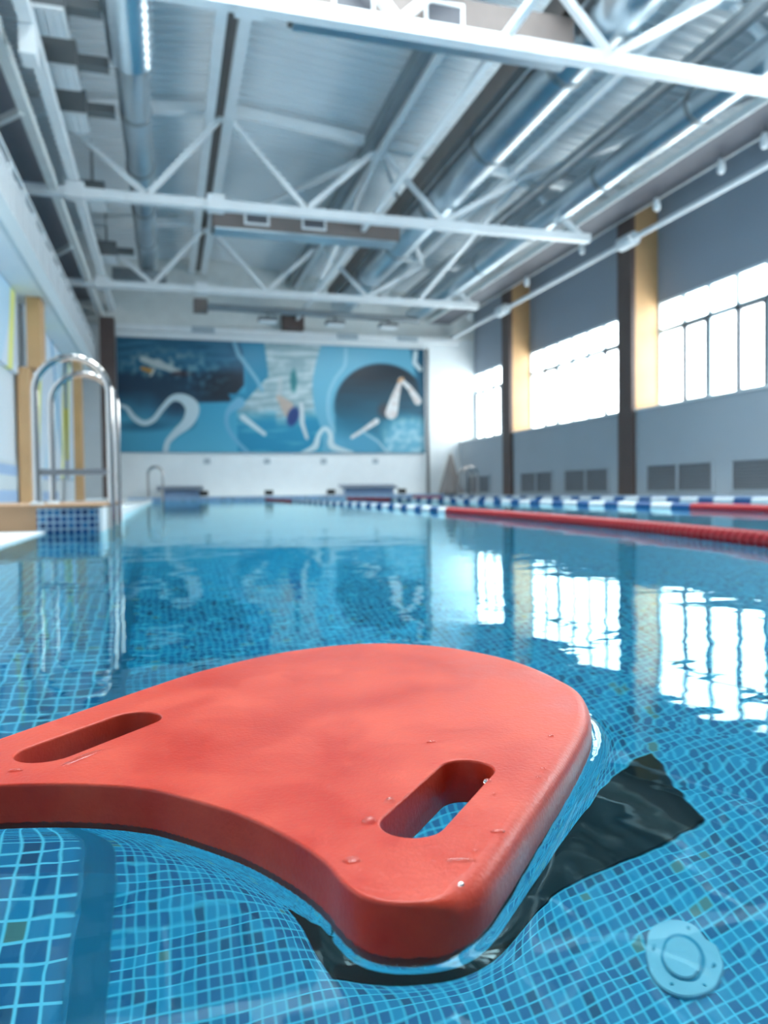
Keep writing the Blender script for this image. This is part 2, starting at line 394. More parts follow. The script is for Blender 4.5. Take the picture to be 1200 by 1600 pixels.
# ------------------------------------------------------------------ mural
MX0, MX1, MZ0, MZ1 = -1.42, 8.68, 1.52, 5.10
def paint(s, t):
    """colour (0-255) of the mural at s (left to right), t (bottom to top)"""
    si = s*26.6/(23.8+2.8*s)
    cx = 40+1085*si
    top = 318+60*si; bot = 708+37*si
    cy = bot+(top-bot)*t
    P = Vector((cx/60, cy/60, 0))
    nz = noise.noise(P); nf = noise.noise(Vector((cx/90, cy/14, 3))); n3 = noise.noise(Vector((cx/22, cy/22, 7)))
    ss = lambda a, b, x: max(0, min(1, (x-a)/(b-a)))
    def mix(c, d, k): return tuple(c[i]*(1-k)+d[i]*k for i in range(3))
    def seg(pts):
        best = 1e9
        for (x0, y0, w0), (x1, y1, w1) in zip(pts, pts[1:]):
            dx, dy = x1-x0, y1-y0; k = max(0, min(1, ((cx-x0)*dx+(cy-y0)*dy)/(dx*dx+dy*dy)))
            d = math.hypot(cx-x0-k*dx, cy-y0-k*dy)-(w0+(w1-w0)*k)/2
            best = min(best, d)
        return ss(2, -2, best)
    def ell(x, y, rx, ry, soft=.08, rot=0):
        dx, dy = cx-x, cy-y; a, b = dx*math.cos(rot)+dy*math.sin(rot), -dx*math.sin(rot)+dy*math.cos(rot)
        return ss(1+soft, 1-soft, math.hypot(a/rx, b/ry))
    # left picture: swimmer at the surface, dark water
    col = mix((52, 118, 150), (24, 96, 128), ss(-.3, .3, nf))
    col = mix(col, (8, 56, 84), ss(430, 455, cy+8*nz)); col = mix(col, (8, 34, 52), ell(430, 500, 90, 60, .5))
    col = mix(col, (70, 170, 205), ss(530, 640, cy-(.25*(cx-60) if cx < 250 else 50)+40+25*nz)) if cx < 330 else col
    col = mix(col, (10, 90, 120), .8*ell(130, 622, 90, 16, .6))
    # lighter blue field under the dark picture
    lb = mix((60, 168, 206), (96, 190, 222), ss(560, 720, cy))
    col = mix(col, lb, ss(300, 325, cx)*ss(543, 551, cy)); col = mix(col, lb, ss(-6, 6, (cx-300)*.6+(cy-640)) if cx > 215 else 0)
    col = mix(col, lb, ss(485, 493, cx+max(0, cy-490)*.9))
    # teal between pictures
    col = mix(col, (30, 142, 180), ss(-3, 3, cx-(495+max(0, 400-cy)*-.35 if cy < 520 else 440+.12*(cy-520)+(540-cy)*-.4)))
    # centre picture
    lim = 566+8*math.sin((cy-380)/60) if cy < 470 else 566-.95*(cy-470)
    lim = max(lim, 462)
    ctr = mix((150, 178, 188), (205, 220, 226), ss(-.25, .35, nf+.4*n3)); ctr = mix(ctr, (18, 148, 190), ss(575, 625, cy+10*nz+(-20 if 600 < cx < 700 else 0)))
    ctr = mix(ctr, (110, 190, 215), .6*ss(.1, .5, nf)*ss(540, 600, cy))
    col = mix(col, ctr, ss(-3, 3, cx-lim))
    # light-blue wave band and its ribbon
    col = mix(col, (110, 184, 214), ss(-3, 3, cx-(762-32*math.sin(max(0, min(1, (cy-360)/300))*math.pi))))
    col = mix(col, (150, 205, 228), seg(SW4))
    # dark round picture
    dk = mix((26, 44, 58), (16, 112, 142), ss(470, 640, cy+20*nf)); dk = mix(dk, (90, 175, 210), ss(620, 720, cy-.35*(cx-870)+20*nz))
    col = mix(col, dk, max(ell(970, 575, 164, 150, .03), ss(805, 812, cx)*ss(600, 612, cy)*ss(-4, 4, cx-805-.0*(cy-600))))
    col = mix(col, (14, 96, 128), ss(1072, 1084, cx-.2*(cy-380))); col = mix(col, (225, 235, 242), seg([(1096, 388, 16), (1092, 425, 16), (1112, 448, 16)]))
    # foam at right bottom
    fo = mix((116, 190, 220), (176, 222, 238), ss(-.2, .3, n3))
    col = mix(col, fo, .9*ell(1065, 665, 85, 48, .35)); col = mix(col, fo, ell(1055, 710, 75, 55, .12)); col = mix(col, (84, 170, 205), .9*ell(905, 705, 60, 38, .2))
    # right swimmer
    col = mix(col, (74, 60, 68), .8*ell(985, 590, 24, 26, .4)); skin = mix((232, 214, 212), (248, 242, 244), ss(-.2, .2, n3))
    col = mix(col, skin, seg([(1040, 492, 14), (1022, 545, 30), (1008, 600, 44)]))
    col = mix(col, skin, seg([(1042, 482, 14), (1075, 515, 18), (1102, 560, 28)])); col = mix(col, (220, 160, 110), seg([(1036, 488, 10), (1048, 480, 12)]))
    col = mix(col, skin, seg([(955, 628, 20), (905, 660, 14), (868, 682, 12)]))
    col = mix(col, (196, 224, 238), seg([(900, 660, 4), (960, 700, 6), (990, 738, 8)]))
    # centre swimmer
    col = mix(col, (20, 120, 130), .85*ell(664, 480, 12, 38, .3)); sk2 = (206, 178, 164)
    col = mix(col, sk2, .9*seg([(610, 535, 18), (640, 570, 44), (655, 610, 30)])); col = mix(col, (200, 206, 210), .7*seg([(618, 470, 14), (612, 520, 24)]))
    col = mix(col, (24, 62, 130), ell(660, 604, 20, 34, .2, .35)); col = mix(col, (222, 226, 230), seg([(690, 560, 12), (692, 630, 16), (708, 680, 12)]))
    col = mix(col, (226, 238, 244), seg([(482, 602, 20), (558, 662, 14)]))
    # left swimmer and splash
    sp = ss(-.05, .35, n3+.4*nf)
    col = mix(col, (190, 200, 200), .8*sp*ell(190, 410, 110, 40, .6)); col = mix(col, (222, 222, 220), .9*seg([(130, 395, 18), (190, 415, 26), (260, 440, 14)]))
    col = mix(col, (206, 142, 62), seg([(128, 426, 12), (160, 436, 18)])); col = mix(col, (60, 36, 44), .8*ell(268, 448, 38, 10, .4))
    col = mix(col, (230, 222, 210), seg([(158, 452, 6), (172, 430, 8)])); col = mix(col, (140, 190, 205), .5*sp*ell(340, 440, 80, 60, .6))
    # ribbons
    col = mix(col, (128, 186, 214), seg([(456, 342, 16), (470, 385, 14), (505, 432, 13), (535, 475, 13), (552, 510, 12)]))
    col = mix(col, (120, 188, 222), seg(SW3))
    col = mix(col, (220, 234, 242), seg(SW1))
    col = mix(col, (226, 240, 246), seg(SW2))
    return col
def smooth3(P, n=5):
    o = []
    for i in range(len(P)-1):
        a, b, c, d = [Vector(P[max(0, min(len(P)-1, i+k))]) for k in (-1, 0, 1, 2)]
        for k in range(n): u = k/n; o.append(tuple(.5*((2*b)+(-a+c)*u+(2*a-5*b+4*c-d)*u*u+(-a+3*b-3*c+d)*u**3)))
    return o+[P[-1]]
SW1 = smooth3([(44, 548, 8), (72, 560, 14), (96, 592, 18), (130, 612, 18), (165, 602, 18), (200, 562, 18), (236, 530, 22), (275, 534, 34), (304, 566, 50), (288, 612, 40), (245, 648, 26), (214, 680, 20), (206, 716, 22)])
SW2 = smooth3([(690, 730, 8), (735, 712, 22), (748, 676, 16), (762, 654, 14), (778, 650, 14), (792, 672, 16), (798, 712, 22), (870, 736, 8)])
SW3 = smooth3([(470, 552, 40), (436, 575, 22), (424, 605, 14), (432, 645, 13), (465, 690, 13), (496, 722, 16)])
SW4 = smooth3([(850, 372, 14), (845, 430, 12), (812, 475, 12), (788, 530, 12), (785, 600, 12), (805, 660, 12)])
def build_mural():
    t = thing('mural_panel', ((MX0+MX1)/2, YFW-.1, MZ0), 'wide blue mural of swimmers and white ribbons on the far wall', 'mural')
    nx, nz_ = 430, 160
    vs, fs = [], []
    for j in range(nz_+1):
        for i in range(nx+1): vs.append(hall((MX0+(MX1-MX0)*i/nx, YFW-.06, MZ0+(MZ1-MZ0)*j/nz_))-BASE[t])
    for j in range(nz_):
        for i in range(nx):
            a = j*(nx+1)+i; fs.append((a, a+1, a+nx+2, a+nx+1))
    me = bpy.data.meshes.new('picture'); me.from_pydata(vs, [], fs)
    at = me.color_attributes.new('paint', 'FLOAT_COLOR', 'POINT')
    buf = []
    for j in range(nz_+1):
        for i in range(nx+1):
            r, g, b = paint(i/nx, j/nz_); buf += list(srgb(r*.86, g*.9, b*.9))
    at.data.foreach_set('color', buf)
    m = bpy.data.materials.new('mural_print'); m.use_nodes = True; nt = m.node_tree
    a = N(nt, 'ShaderNodeVertexColor', layer_name='paint'); b = nt.nodes['Principled BSDF']; b.inputs['Roughness'].default_value = .45
    nt.links.new(a.outputs[0], b.inputs['Base Color']); me.materials.append(m)
    o = bpy.data.objects.new('picture', me); C.objects.link(o); o.parent = t
    B(MX0-.02, MX1+.02, YFW-.055, YFW-.005, MZ0-.02, MZ1+.02).build('backing_board', M['wall_grey'], t)
build_mural()

# ------------------------------------------------------------------ roof trusses
PB, PT = [-4.9, -.25, 2.75, 5.6, 8.9], [-1.9, 1.2, 4.25, 7.4]
def truss(y, lab, first_left=-4.9):
    t = thing('roof_truss', (3, y, 5.67), lab, 'truss', 'white steel roof trusses')
    MB().bar((first_left, y, 5.67), (9.02, y, 5.67), .17, .17).build('bottom_chord', M['white_steel'], t)
    q = MB(); q.bar((-5.9, y, rz(-5.9)-.22), (1.2, y, rz(1.2)-.22), .18, .18); q.bar((1.2, y, rz(1.2)-.22), (10.58, y, rz(10.58)-.22), .18, .18); q.build('top_chord', M['white_steel'], t)
    seq = [(-4.9, 5.75, 0), (-1.9, 0, 1), (-.25, 5.75, 0), (1.2, 0, 1), (2.75, 5.75, 0), (4.25, 0, 1), (5.6, 5.75, 0), (7.4, 0, 1), (8.8, 5.75, 0)]
    for (xa, za, ta), (xb, zb, tb) in zip(seq, seq[1:]):
        pa = (xa, y, rz(xa)-.3 if ta else 5.74); pb = (xb, y, rz(xb)-.3 if tb else 5.74)
        MB().bar(pa, pb, .1, .1, up=(0, 1, 0)).build('diagonal', M['white_steel'], t)
    for x in (-1.5, 1.0): B(x-.16, x+.16, y-.13, y+.13, 5.56, 5.84).build('joint_plate', M['white_steel'], t)
    for x in (1.2, 4.25, 7.4): B(x-.14, x+.14, y-.105, y+.105, rz(x)-.42, rz(x)-.2).build('joint_plate', M['white_steel'], t)
truss(8.75, 'nearest white roof truss, crossing the top right of the photo')
truss(14.95, 'middle white roof truss, with the star of braces at its centre')
truss(21.15, 'farthest white roof truss, just in front of the mural')
# purlins and ties running along the hall
def beam(name, x, z, w, hh, m, lab, y0=YN+.1, y1=YFW-.05, cat='beam', grp=None, shape='box'):
    q = MB()
    if shape == 'box': q.box(x-w/2, x+w/2, y0, y1, z-hh/2, z+hh/2)
    else: q.tube((x, y0, z), (x, y1, z), w/2)
    o = q.build(name, m, base=hall((x, y0, z)))
    return tag(o, lab, cat, grp)
beam('roof_purlin', 4.02, 7.12, .18, .24, M['galv_dull'], 'grey roof purlin running lengthwise over the middle of the hall')
beam('roof_purlin', 4.22, 7.0, .12, .16, M['white_steel'], 'white roof purlin fixed to the right of the grey middle purlin')
beam('roof_purlin', 7.15, 6.88, .16, .16, M['white_steel'], 'white roof purlin running beside the big round duct')
beam('tie_beam', 4.17, 5.82, .09, .1, M['white_steel'], 'thin white tie running lengthwise across the middle of the lower chords')
beam('edge_beam', -1.86, 5.74, .15, .17, M['cream_steel'], 'cream edge beam beside the gallery, left of the pair')
beam('edge_beam', -1.52, 5.93, .16, .16, M['white_steel'], 'bluish white edge beam beside the gallery, right of the pair')
for y in (10.2,):
    tag(B(-1.61, -1.43, y-.1, y+.25, 5.5, 5.848).build('junction_box', M['white_steel'], base=hall((-1.5, y, 5.5))), 'white junction box under the edge beam in the top left corner', 'box')
# diagonal sway braces above the gallery
for (a, b_, lab) in [((-1.9, 12.0, 5.67), (-2.7, 12.9, 5.67), 'short white diagonal brace over the gallery, nearer of two'),
                     ((-1.9, 18.1, 5.67), (-2.75, 19.6, 5.67), 'short white diagonal brace over the gallery, farther of two')]:
    tag(MB().bar(a, b_, .09, .09).build('sway_brace', M['cream_steel'], base=hall(a)), lab, 'brace')
# braces fanning out from the middle truss
for (a, b_, lab) in [((4.2, 14.95, 7.0), (1.1, 21.1, 7.2), 'thin white roof brace slanting left from the star joint'),
                     ((4.25, 15.05, 7.0), (4.1, 21.1, 5.8), 'white lengthwise brace dropping from the star joint to the far truss'),
                     ((7.3, 14.95, 6.75), (9.9, 8.8, 6.45), 'white roof brace slanting from the round duct to the top right'),
                     ((4.35, 15.05, 7.0), (7.3, 21.1, 6.75), 'thin white roof brace slanting right from the star joint'),
                     ((7.4, 15.1, 6.8), (7.2, 21.1, 5.8), 'white lengthwise brace dropping beside the big round duct')]:
    tag(MB().bar(a, b_, .1, .1).build('roof_brace', M['white_steel'], base=hall(a)), lab, 'brace')
# ladder-like light and cable tray below the ridge
t = thing('cable_tray', (1.1, 12, 7.2), 'long ladder shaped cable tray with white rails under the ridge', 'cable tray')
for x in (.90, 1.26): B(x-.09, x+.09, YN+.1, YFW-.1, 7.18, 7.30).build('rail', M['white_steel'], t)
B(.995, 1.165, YN+.1, YFW-.1, 7.31, 7.34).build('tray_bed', M['duct_brown'], t)

def lamp_area(t, p, sx, sy, e):
    ld = bpy.data.lights.new('added_light', 'AREA'); ld.shape = 'RECTANGLE'; ld.size = sx*S; ld.size_y = sy*S; ld.energy = e; ld.color = LAMP_COL
    lo = bpy.data.objects.new('added_light', ld); C.objects.link(lo); lo.parent = t; lo.location = hall(p)-BASE[t]
# ------------------------------------------------------------------ ducts
def round_duct(pts, r, joints, lab, ribs=None, m='galv'):
    t = thing('ventilation_duct', pts[0], lab, 'duct')
    MB().poly(pts, r, 28).build('pipe', M[m], t)
    a, b = Vector(pts[0]), Vector(pts[-1]); d = (b-a)
    for y in joints:
        k = (y-a.y)/d.y; p = a+d*k
        MB().tube(p-Vector((0, .05, 0)), p+Vector((0, .05, 0)), r*1.06, 28).build('collar', M['galv_dull'], t)
    return t
dl = round_duct([(-.38, -2, 6.55), (-.38, 22.2, 6.55)], .25, [4, 6.5, 9.2, 13.4, 15.6, 17.8, 20], 'slim round silver duct hanging on the left of the ceiling')
q = MB(); q.smooth = True
pts = []; rr = []
y = 9.6
while y < 11.7: pts += [(-.38, y, 6.55), (-.38, y+.1, 6.55)]; rr += [.262, .32]; y += .2
q.poly(pts, rr, 28); q.build('ribbed_sleeve', M['galv'], dl)
tag(B(-1.3, .1, 21.7, 22.3, 5.98, 6.28).build('outlet_box', M['galv_dull'], base=hall((-.5, 22, 6))), 'grey air outlet box under the far end of the slim duct', 'outlet')
round_duct([(5.66, -2, 6.33), (5.66, 24.6, 6.33)], .37, [4, 7.2, 9.9, 12.6, 15.5, 18.2, 21], 'large round silver duct right of the middle of the ceiling')
round_duct([(8.13, -2, 6.13), (8.13, 24.6, 6.13)], .27, [4, 7.2, 10.2, 12.9, 15.9, 18.7], 'round silver duct nearest the window wall')
tag(B(5.06, 5.22, -2, 24.0, 6.35, 6.7).build('duct_strip', M['duct_brown'], base=hall((5.1, 0, 6.4))), 'long taupe strip for the shaded band along the left side of the large duct', 'channel')  # dark strip put in for the shading on the large duct's left
tag(B(7.5, 7.7, -2, 24.0, 6.40, 6.55).build('duct_strip', M['galv_dull'], base=hall((7.6, 0, 6.4))), 'long grey channel above the duct nearest the window wall', 'channel')
# transverse rectangular ducts with white grilles
def cross_duct(y, x0, x1, gr, lab, up=0, dp=.5):
    t = thing('cross_duct', ((x0+x1)/2, y, 5.5), lab, 'duct', 'rectangular ducts behind the trusses')
    B(x0, x1, y, y+dp, 5.64+up, 6.15+up).build('duct_body', M['duct_brown'], t)
    B(x0+.05, x1-.05, y+.02, y+dp-.02, 5.60+up, 5.639+up).build('blue_underside', M['galv'], t)
    for gx in gr:
        q = MB(); q.box(gx-.26, gx+.26, y-.03, y, 6.02+up, 6.06+up); q.box(gx-.26, gx+.26, y-.03, y, 5.72+up, 5.76+up); q.box(gx-.26, gx-.22, y-.03, y, 5.76+up, 6.02+up); q.box(gx+.22, gx+.26, y-.03, y, 5.76+up, 6.02+up)
        g_ = q.build('grille', M['white_steel'], t); B(gx-.22, gx+.22, y-.01, y-.002, 5.76+up, 6.02+up).build('mesh_screen', M['tray_dark'], g_)
cross_duct(8.95, 1.5, 5.2, [2.25, 3.40], 'taupe rectangular duct with white grilles behind the nearest truss', .13, .3)
cross_duct(16.0, 1.0, 5.0, [1.9, 3.1], 'taupe rectangular duct with white grilles behind the middle truss')
# far horizontal duct and lamps in front of the mural top
t = thing('ventilation_duct', (4.3, 23, 5.6), 'thin grey duct running across the hall above the mural', 'duct')
MB().tube((1.0, 23, 5.68), (7.75, 23, 5.60), .10).build('pipe', M['galv_dull'], t)
B(.85, 1.25, 22.8, 23.2, 5.5, 5.85).build('end_box', M['duct_brown'], t)
def farlamp(x, lab):
    t = thing('flood_light', (x, 22.9, 5.2), lab, 'lamp', 'flood lights above the mural')
    B(x-.28, x+.28, 22.75, 23.1, 5.32, 5.42).build('housing', M['grey_dark'], t); hs = t.children[0]
    B(x-.26, x+.26, 22.77, 23.08, 5.27, 5.32).build('diffuser', M['white_steel'], hs)
    lamp_area(t, (x, 22.92, 5.26), .5, .3, 14)  # light added to brighten the far end; the fixture itself looks unlit
    B(x-.03, x+.03, 22.88, 22.95, 5.42, 5.505).build('bracket', M['grey_dark'], t)
farlamp(3.0, 'small flood light above the mural, leftmost of three'); farlamp(5.05, 'small flood light above the mural, middle of three'); farlamp(6.75, 'small flood light above the mural, rightmost of three')
t = thing('strip_beam', (3.7, 24.9, 5.3), 'white strip light beam along the top edge of the mural', 'beam')
B(-1.4, 9.9, 24.85, 25.05, 5.28, 5.46).build('beam_body', M['white_steel'], t)
for x in (1.2, 5.9, 8.0): B(x-.35, x+.35, 24.8, 24.845, 5.28, 5.46).build('fitting', M['plaque'], t)
tag(B(3.72, 4.4, 24.6, 25.1, 5.5, 5.98).build('timber_block', M['col_brown'], base=hall((4, 24.8, 5.5))), 'brown timber block above the centre of the mural', 'block')
tag(MB().tube((8.76, 25.05, 0.05), (8.76, 25.05, 5.12), .06).build('drain_pipe', M['grey_dark'], base=hall((8.76, 25.05, 0))), 'dark vertical pipe at the right edge of the mural', 'pipe')

# window wall services
t = thing('wall_pipe', (9.7, 12, 5.5), 'long white pipe running high along the window wall', 'pipe')
MB().tube((9.7, -2, 5.52), (9.7, 25.1, 5.52), .055).build('pipe_run', M['white_steel'], t)
for y in (2.6, 8.6, 14.5, 20.9): MB().tube((9.7, y-.25, 5.52), (9.7, y+.25, 5.52), .15).build('coupling', M['white_steel'], t)
t = thing('cable_tray', (9.4, 12, 5.9), 'dark cable tray hanging between the ducts and the window wall', 'cable tray')
B(8.85, 9.6, -2, 25, 5.98, 6.06).build('tray_bed', M['tray_dark'], t)
for x in (8.83, 9.62): B(x-.02, x+.02, -2, 25, 5.98, 6.12).build('rail', M['cream_steel'], t)
def spot(y, x, lab):
    t = thing('spot_light', (x, y, 5.7), lab, 'lamp', 'spot lights along the window wall')
    MB().poly([(x, y, 5.86), (x, y, 5.80), (x, y, 5.68), (x, y, 5.62)], [.035, .06, .075, .045], 14).build('lamp_head', M['white_steel'], t)
    MB().tube((x, y, 5.86), (x, y, 5.978), .012, 8).build('stem', M['grey_dark'], t)
for y, x, lab in [(10.2, 9.35, 'small white spot light nearest the right edge of the photo'), (11.2, 9.35, 'small white spot light, second from the right edge under the ducts'),
                  (13.0, 9.35, 'small white spot light above the near brown column'), (15.8, 9.35, 'small white spot light just beyond the end of the middle truss'),
                  (18.6, 9.35, 'small white spot light between the middle and farthest trusses'), (22.6, 9.35, 'small white spot light beyond the end of the farthest truss')]: spot(y, x, lab)

# left flood lights with louvres
def louvre_lamp():
    x0, x1, y0, y1, z0 = -1.62, -1.12, 10.35, 10.95, 6.2
    t = thing('louvre_light', (-1.37, 10.65, 6.2), 'x', 'lamp', 'louvred lamps left of the slim duct')
    q = MB(); q.box(x0, x1, y0, y1, z0+.06, z0+.42); q.build('housing', M['grey_dark'], t)
    q = MB(); q.box(x0, x1, y0, y1, z0+.04, z0+.06)
    for k in range(6): q.box(x0+k*.096, x0+k*.096+.02, y0, y1, z0, z0+.04)
    for k in range(7): q.box(x0, x1, y0+k*.0965, y0+k*.0965+.02, z0+.0, z0+.04)
    q.build('louvre', M['white_steel'], t)
    for dy_ in (.1, .5): MB().tube((-1.37, y0+dy_, z0+.42), (-1.37, y0+dy_, rz(-1.37)), .012, 8).build('hanging_rod', M['grey_dark'], t)
    B(x1, -.70, y0+.2, y0+.4, z0+.2, z0+.34).build('arm', M['grey_dark'], t)
    return t
l0 = louvre_lamp(); labs = ['louvred grey lamp in the very top left corner, cut by the top edge', 'louvred grey lamp second from the top left corner', 'louvred grey lamp third from the top left corner',
        'small louvred grey lamp just before the middle truss', 'farthest louvred grey lamp, between middle and farthest trusses']
l0['label'] = labs[0]
for y, lb in zip((11.7, 13.1, 16.75, 20.6), labs[1:]): dup(l0, (0, (y-10.35)*S, 0), lb)

# ------------------------------------------------------------------ gallery on the left
t = thing('viewing_gallery', (-3.9, 12, 3.7), 'raised viewing gallery along the left wall with pale fascia', 'balcony')
B(-5.98, -2.02, YN+.05, 24.9, 3.7, 3.9).build('slab', M['wall_white'], t)
B(-2.02, -1.94, YN+.05, 24.9, 3.66, 4.0).build('fascia', M['frame_white'], t)
t = thing('gallery_railing', (-2.0, 12, 4.0), 'white baluster railing on the edge of the left gallery', 'railing')
MB().bar((-2, 7.5, 4.80), (-2, 24.8, 4.80), .05, .05).build('top_rail', M['white_steel'], t)
MB().bar((-2, 7.5, 4.64), (-2, 24.8, 4.64), .03, .03).build('mid_rail', M['white_steel'], t)
MB().bar((-2, 7.5, 4.07), (-2, 24.8, 4.07), .03, .03).build('bottom_rail', M['white_steel'], t)
pst = None
for k in range(18):
    y = 7.6+k
    if pst is None: pst = B(-2.03, -1.97, y-.03, y+.03, 4.0, 4.775).build('post', M['white_steel'], t)
    else:
        c = pst.copy(); C.objects.link(c); c.parent = t; c.location = pst.location+Vector((0, k*S, 0))
bal = None; kk = 0
for k in range(17*6):
    if k % 6 == 0: continue
    y = 7.6+k/6
    if bal is None: bal = B(-2.02, -1.98, y-.018, y+.018, 4.086, 4.624).build('baluster', M['white_steel'], t); k0 = k
    elif kk < 84:
        c = bal.copy(); C.objects.link(c); c.parent = t; c.location = bal.location+Vector((0, (k-k0)/6*S, 0)); kk += 1
# cross beams over the gallery
for y, lab in [(11.3, 'grey cross beam over the gallery nearest the top left corner'), ]:
    tag(B(-5.9, -1.95, y-.08, y+.08, 5.98, 6.14).build('cross_beam', M['cream_steel'], base=hall((-4, y, 6))), lab, 'beam')
# left columns
t = thing('timber_column', (-2.3, 15, 0), 'tan timber column behind the pool ladder, nearest on the left', 'column', 'timber columns under the gallery')
B(-2.33, -2.1, 14.7, 15.25, 2.45, 3.69).build('upper_shaft', M['col_tan'], t); B(-2.5, -2.31, 14.7, 15.25, .02, 2.45).build('lower_shaft', M['col_tan'], t)
t = thing('timber_column', (-2.17, 21.1, 0), 'tan timber column seen through the ladder hoops', 'column', 'timber columns under the gallery')
B(-2.26, -2.07, 20.9, 21.4, .02, 3.69).build('shaft', M['col_tan'], t)
tag(B(-1.84, -1.43, 24.2, 24.75, .08, 5.5).build('corner_column', M['col_brown'], base=hall((-1.6, 24.5, 0))), 'dark brown column at the left edge of the mural', 'column')
# striped panels and low pale panels on the left wall
for y0, y1, lab in [(8.0, 14.6, 'striped pale blue and yellow panel left of the nearest tan column'), (15.35, 20.8, 'striped pale panel between the two tan columns'), (21.5, 24.1, 'striped pale panel beyond the farther tan column')]:
    tag(B(-2.53, -2.46, y0, y1, 2.3 if y0 < 10 else .6, 3.69).build('wall_panel', M['stripes'], base=hall((-2.5, (y0+y1)/2, 2))), lab, 'panel')
for y0, y1, lab in [(11.5, 13.7, 'low blue and white board on the deck at the left edge'), (16.3, 18.6, 'low blue and white board on the deck seen through the ladder')]:
    t = thing('deck_board', (-2.35, (y0+y1)/2, .07), lab, 'board', 'low boards along the left wall')
    B(-2.40, -2.36, y0, y1, .06, .72).build('board_face', M['float_white'], t)
    for z0, z1 in ((.08, .26), (.5, .66)): B(-2.36, -2.352, y0+.05, y1-.05, z0, z1).build('blue_band', M['block_side'], t)
    for y in (y0+.15, y1-.2): B(-2.45, -2.2, y, y+.05, .02, .06).build('foot', M['grey_dark'], t)

# ------------------------------------------------------------------ far end furniture
def sblock(x0, x1, lab):
    t = thing('starting_block', ((x0+x1)/2, 24.3, .12), lab, 'block', 'starting blocks at the far end')
    zz = .105+.0
    B(x0+.15, x1-.1, 24.35, 24.7, .09, .30).build('base', M['block_side'], t)
    q = MB(); q.add([(x0, 24.15, .33), (x1, 24.15, .33), (x1, 24.8, .44), (x0, 24.8, .44), (x0, 24.15, .29), (x1, 24.15, .29), (x1, 24.8, .40), (x0, 24.8, .40)], [(0,1,2,3),(7,6,5,4),(0,4,5,1),(1,5,6,2),(2,6,7,3),(3,7,4,0)])
    q.build('top_plate', M['block_top'], t)
sblock(-.3, 1.1, 'grey topped starting block at the far end, left one'); sblock(5.5, 7.4, 'grey topped starting block at the far end, right one')
for x, lb in [(1.27, 'small grey plaque under the mural, leftmost'), (3.2, 'small grey plaque under the mural, second from the left'), (5.1, 'small grey plaque under the mural, third from the left'), (6.9, 'small grey plaque under the mural, rightmost')]:
    tag(B(x-.1, x+.1, YFW-.03, YFW-.001, 1.15, 1.32).build('lane_plaque', M['plaque'], base=hall((x, YFW, 1.15))), lb, 'plaque', 'plaques under the mural')
for x, lb in [(1.1, 'small black anchor block on the far pool edge by the left starting block'), (3.1, 'small black anchor block on the far pool edge, second from the left'), (5.1, 'small black anchor block on the far pool edge by the right starting block'), (7.5, 'small black anchor block on the far pool edge, rightmost')]:
    tag(B(x-.13, x+.13, 24.04, 24.124, .12, .27).build('rope_anchor', M['black_tile'], base=hall((x, 24.08, .12))), lb, 'anchor', 'rope anchors on the far pool edge')
# folded cover standing in the far right corner
q = MB(); q.smooth = True
ring = []
for j in range(9):
    z = .09+j*.17; r = .62*(1-j/8.6)+.03
    ring.append((z, r))
vs_, fs_ = [], []; n = 40
for j, (z, r) in enumerate(ring):
    for k in range(n):
        a = 2*math.pi*k/n; rr = r*(1+.10*math.cos(7*a)*(1-j/9))
        vs_.append((9.35+.6*rr*math.cos(a), 24.4+rr*math.sin(a)*.8, z))
for j in range(len(ring)-1):
    for k in range(n): fs_.append((j*n+k, j*n+(k+1)%n, (j+1)*n+(k+1)%n, (j+1)*n+k))
fs_.append(tuple(range((len(ring)-1)*n, len(ring)*n)))
q.add(vs_, fs_); tag(q.build('folded_cone', M['cone'], base=hall((9.35, 24.4, .09))), 'taupe cover folded to a point in the far right corner', 'cone')

# ------------------------------------------------------------------ pool ladders
def ladder(name, x0, x1, y1, y2, zb, zt, r, lab, dark=True, sub=-.9, h=False, grp=None):
    t = thing(name, ((x0+x1)/2, (y1+y2)/2, zb), lab, 'ladder', grp, h=h)
    R = (x1-x0)/2; cx = (x0+x1)/2; zc = zt-R
    for y in (y1, y2):
        pts = [(x0, y, zb), (x0, y, (zb+zc)/2)]+[(cx-R*math.cos(a), y, zc+R*math.sin(a)) for a in [math.pi*k/24 for k in range(25)]]+[(x1, y, zc*.5), (x1, y, -.02), (x1, y, sub)]
        hr = MB(h).poly(pts, r, 16).build('handrail', M['chrome'], t)
        MB(h).poly([(x0, y, zb), (x0, y, zb+r*.6), (x0, y, zb+r*.9)], [r*1.9, r*1.8, r*1.1], 18).build('base_flange', M['float_white'], hr)
    return t
lt = ladder('pool_ladder', -.567, -.248, 3.75, 4.25, .118, .79, .0165, 'polished steel pool ladder with two tall hoops at the left edge')
MB(False).box(-.565, -.25, 3.752, 3.79, .252, .280).build('cross_bar', M['chrome'], lt)
for z in (-.15, -.42, -.69): MB(False).box(-.262, -.19, 3.76, 4.24, z, z+.02).build('tread', M['chrome'], lt)
ladder('pool_ladder', -.5, -.1, 22.0, 22.5, .07, .95, .03, 'small distant steel ladder at the far left of the pool', h=True, sub=-.6)
ladder('pool_ladder', 8.7, 9.15, 21.6, 22.0, .07, .9, .03, 'small distant steel ladder at the far right of the pool', h=True, sub=-.6)

